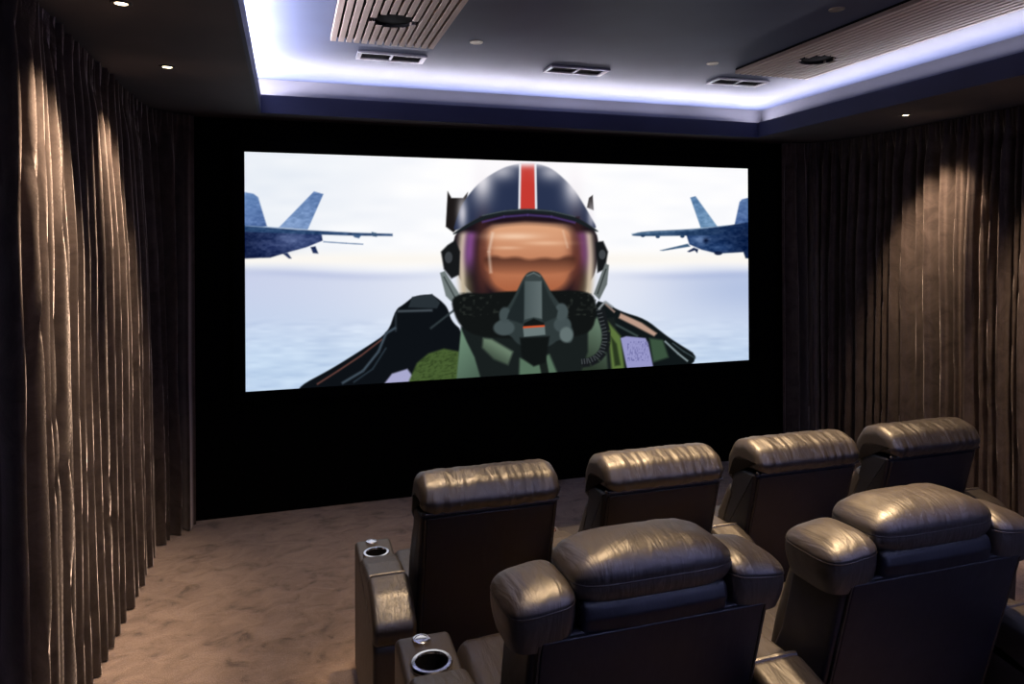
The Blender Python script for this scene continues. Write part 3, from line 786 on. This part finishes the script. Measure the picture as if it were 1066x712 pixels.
def front_recliner(loc, label, both=False):
    t_ = thing('recliner', label, 'recliner', loc, 'front row of leather recliners')
    common(t_, 0.268)
    make_back(t_, 0.900, 0.262, 0.14, 0.888)
    # lower back cushion with side bolsters
    prof = V2([(0.12, 0.80, 0.03), (0.20, 0.82, 0.05), (0.29, 0.66, 0.06), (0.34, 0.47, 0.06), (0.25, 0.44, 0.02), (0.18, 0.60, 0.02)])
    from_bm('back_cushion', prism(prof, -0.262, 0.262, 0.04, 0.03, 6, 0.0, 0.0, 8), M['leather_soft'], t_)
    # rolled headrest draped over the top
    prof = V2([(-0.022, 0.908, 0.015), (-0.040, 0.945, 0.05), (-0.005, 1.005, 0.06), (0.07, 1.030, 0.08), (0.155, 1.010, 0.07), (0.205, 0.93, 0.07), (0.215, 0.84, 0.04), (0.15, 0.80, 0.03), (0.11, 0.905, 0.02)])
    h = from_bm('headrest', prism(prof, -0.265, 0.265, 0.042, 0.012, 8, 0.003, 0.0048, 12.3, 80), M['leather_soft'], t_)
    b = bmesh.new(); add_tube(b, [(x, -0.020, 0.9085) for x in np.linspace(-0.25, 0.25, 12)], 0.0045, 8)
    from_bm('piping', b, M['piping'], h)
    for s in (-1, 1):
        b = bmesh.new(); bmesh.ops.create_uvsphere(b, u_segments=14, v_segments=10, radius=0.0075)
        for v_ in b.verts: v_.co = Vector((s * 0.255, -0.008, 0.908)) + v_.co
        from_bm('pivot_cap', b, M['piping'], h)
    make_arm(t_, ARM_X)
    return t_

def rear_recliner(loc, label):
    t_ = thing('recliner', label, 'recliner', loc, 'rear row of winged leather recliners')
    common(t_, 0.268)
    make_back(t_, 0.870, 0.282, 0.17)
    prof = V2([(0.14, 0.84, 0.03), (0.22, 0.85, 0.05), (0.29, 0.66, 0.06), (0.34, 0.47, 0.06), (0.25, 0.44, 0.02), (0.18, 0.60, 0.02)])
    from_bm('back_cushion', prism(prof, -0.262, 0.262, 0.04, 0.03, 6, 0.01, 0.003, 9), M['leather_soft'], t_)
    # dark gusset under the headrest
    prof = V2([(0.004, 0.860, 0.01), (-0.006, 0.895, 0.012), (0.002, 0.925, 0.02), (0.17, 0.93, 0.03), (0.20, 0.86, 0.02)])
    from_bm('headrest_support', prism(prof, -0.172, 0.172, 0.015, 0.02, 5, 0.006, 0.002, 4), M['leather_cool_lit'], t_)
    b, pipe = pillow(0.004, 0.088, 0.385, 0.190, 0.912, 0.962, 1.030, 0.10, 0.40, 2.6, 0.0014, 2, 96, full=2.1)
    h = from_bm('headrest', b, M['leather_soft'], t_)
    b = bmesh.new(); add_tube(b, pipe, 0.0017, 6, True); from_bm('piping', b, M['piping'], h)
    for s in (-1, 1):
        b, pipe = pillow(s * 0.252, 0.085, 0.152, 0.190, 0.844, 0.926, 0.970, 0.06, 0.50, 2.3, 0.0010, 5 + s, 72, 0.025, -0.16 * s)
        w = from_bm('side_wing', b, M['leather_soft'], t_)
        b = bmesh.new(); add_tube(b, pipe, 0.0017, 6, True); from_bm('piping', b, M['piping'], w)
    make_arm(t_, REAR_ARM_X)
    return t_

FY, RY = 2.47, 1.31
fr = front_recliner((0.703, FY, 0), 'front row leather recliner nearest the left curtain, cup holder arm in full view')
dup(fr, (1.415, FY, 0), 'front row leather recliner second from the left curtain, against black wall')
dup(fr, (2.100, FY, 0), 'front row leather recliner third from the left curtain')
last = dup(fr, (2.800, FY, 0), 'front row leather recliner nearest the right curtain, violet sheen on its back')
for ch in fr.children:
    if ch.name.startswith('armrest'): ch.location.x = -0.024
rr = rear_recliner((0.733, RY, RISER), 'winged rear row leather recliner nearest the viewer, cup holder arm at its left')
r2 = dup(rr, (1.498, RY, RISER), 'winged rear row leather recliner cut by the photo right edge')
make_arm(last, -ARM_X); make_arm(r2, -REAR_ARM_X)

# ------------------------------------------------------------------ camera and render look
cam = bpy.data.cameras.new('camera'); co = bpy.data.objects.new('camera', cam); COL.objects.link(co)
cam.sensor_fit = 'HORIZONTAL'; cam.sensor_width = 36; cam.lens = 36 * F_PX / 1066
cam.shift_x = 0; cam.shift_y = -(356 - HY) / 1066; cam.clip_start = 0.05
co.matrix_world = Matrix.Translation((0, 0, EYE)) @ Matrix.Rotation(R(-YAW), 4, 'Z') @ Matrix.Rotation(R(90), 4, 'X') @ Matrix.Rotation(R(-ROLL), 4, 'Z')
sc.camera = co
w = bpy.data.worlds.new('world'); sc.world = w; w.use_nodes = True
w.node_tree.nodes['Background'].inputs[0].default_value = (0, 0, 0, 1)
sc.view_settings.view_transform = 'Standard'; sc.view_settings.look = 'None'
sc.view_settings.exposure = 0.0; sc.view_settings.gamma = 1.0; sc.view_settings.use_curve_mapping = False
sc.cycles.max_bounces = 8; sc.cycles.diffuse_bounces = 4; sc.cycles.glossy_bounces = 4
sc.cycles.sample_clamp_indirect = 4.0; sc.cycles.use_denoising = True
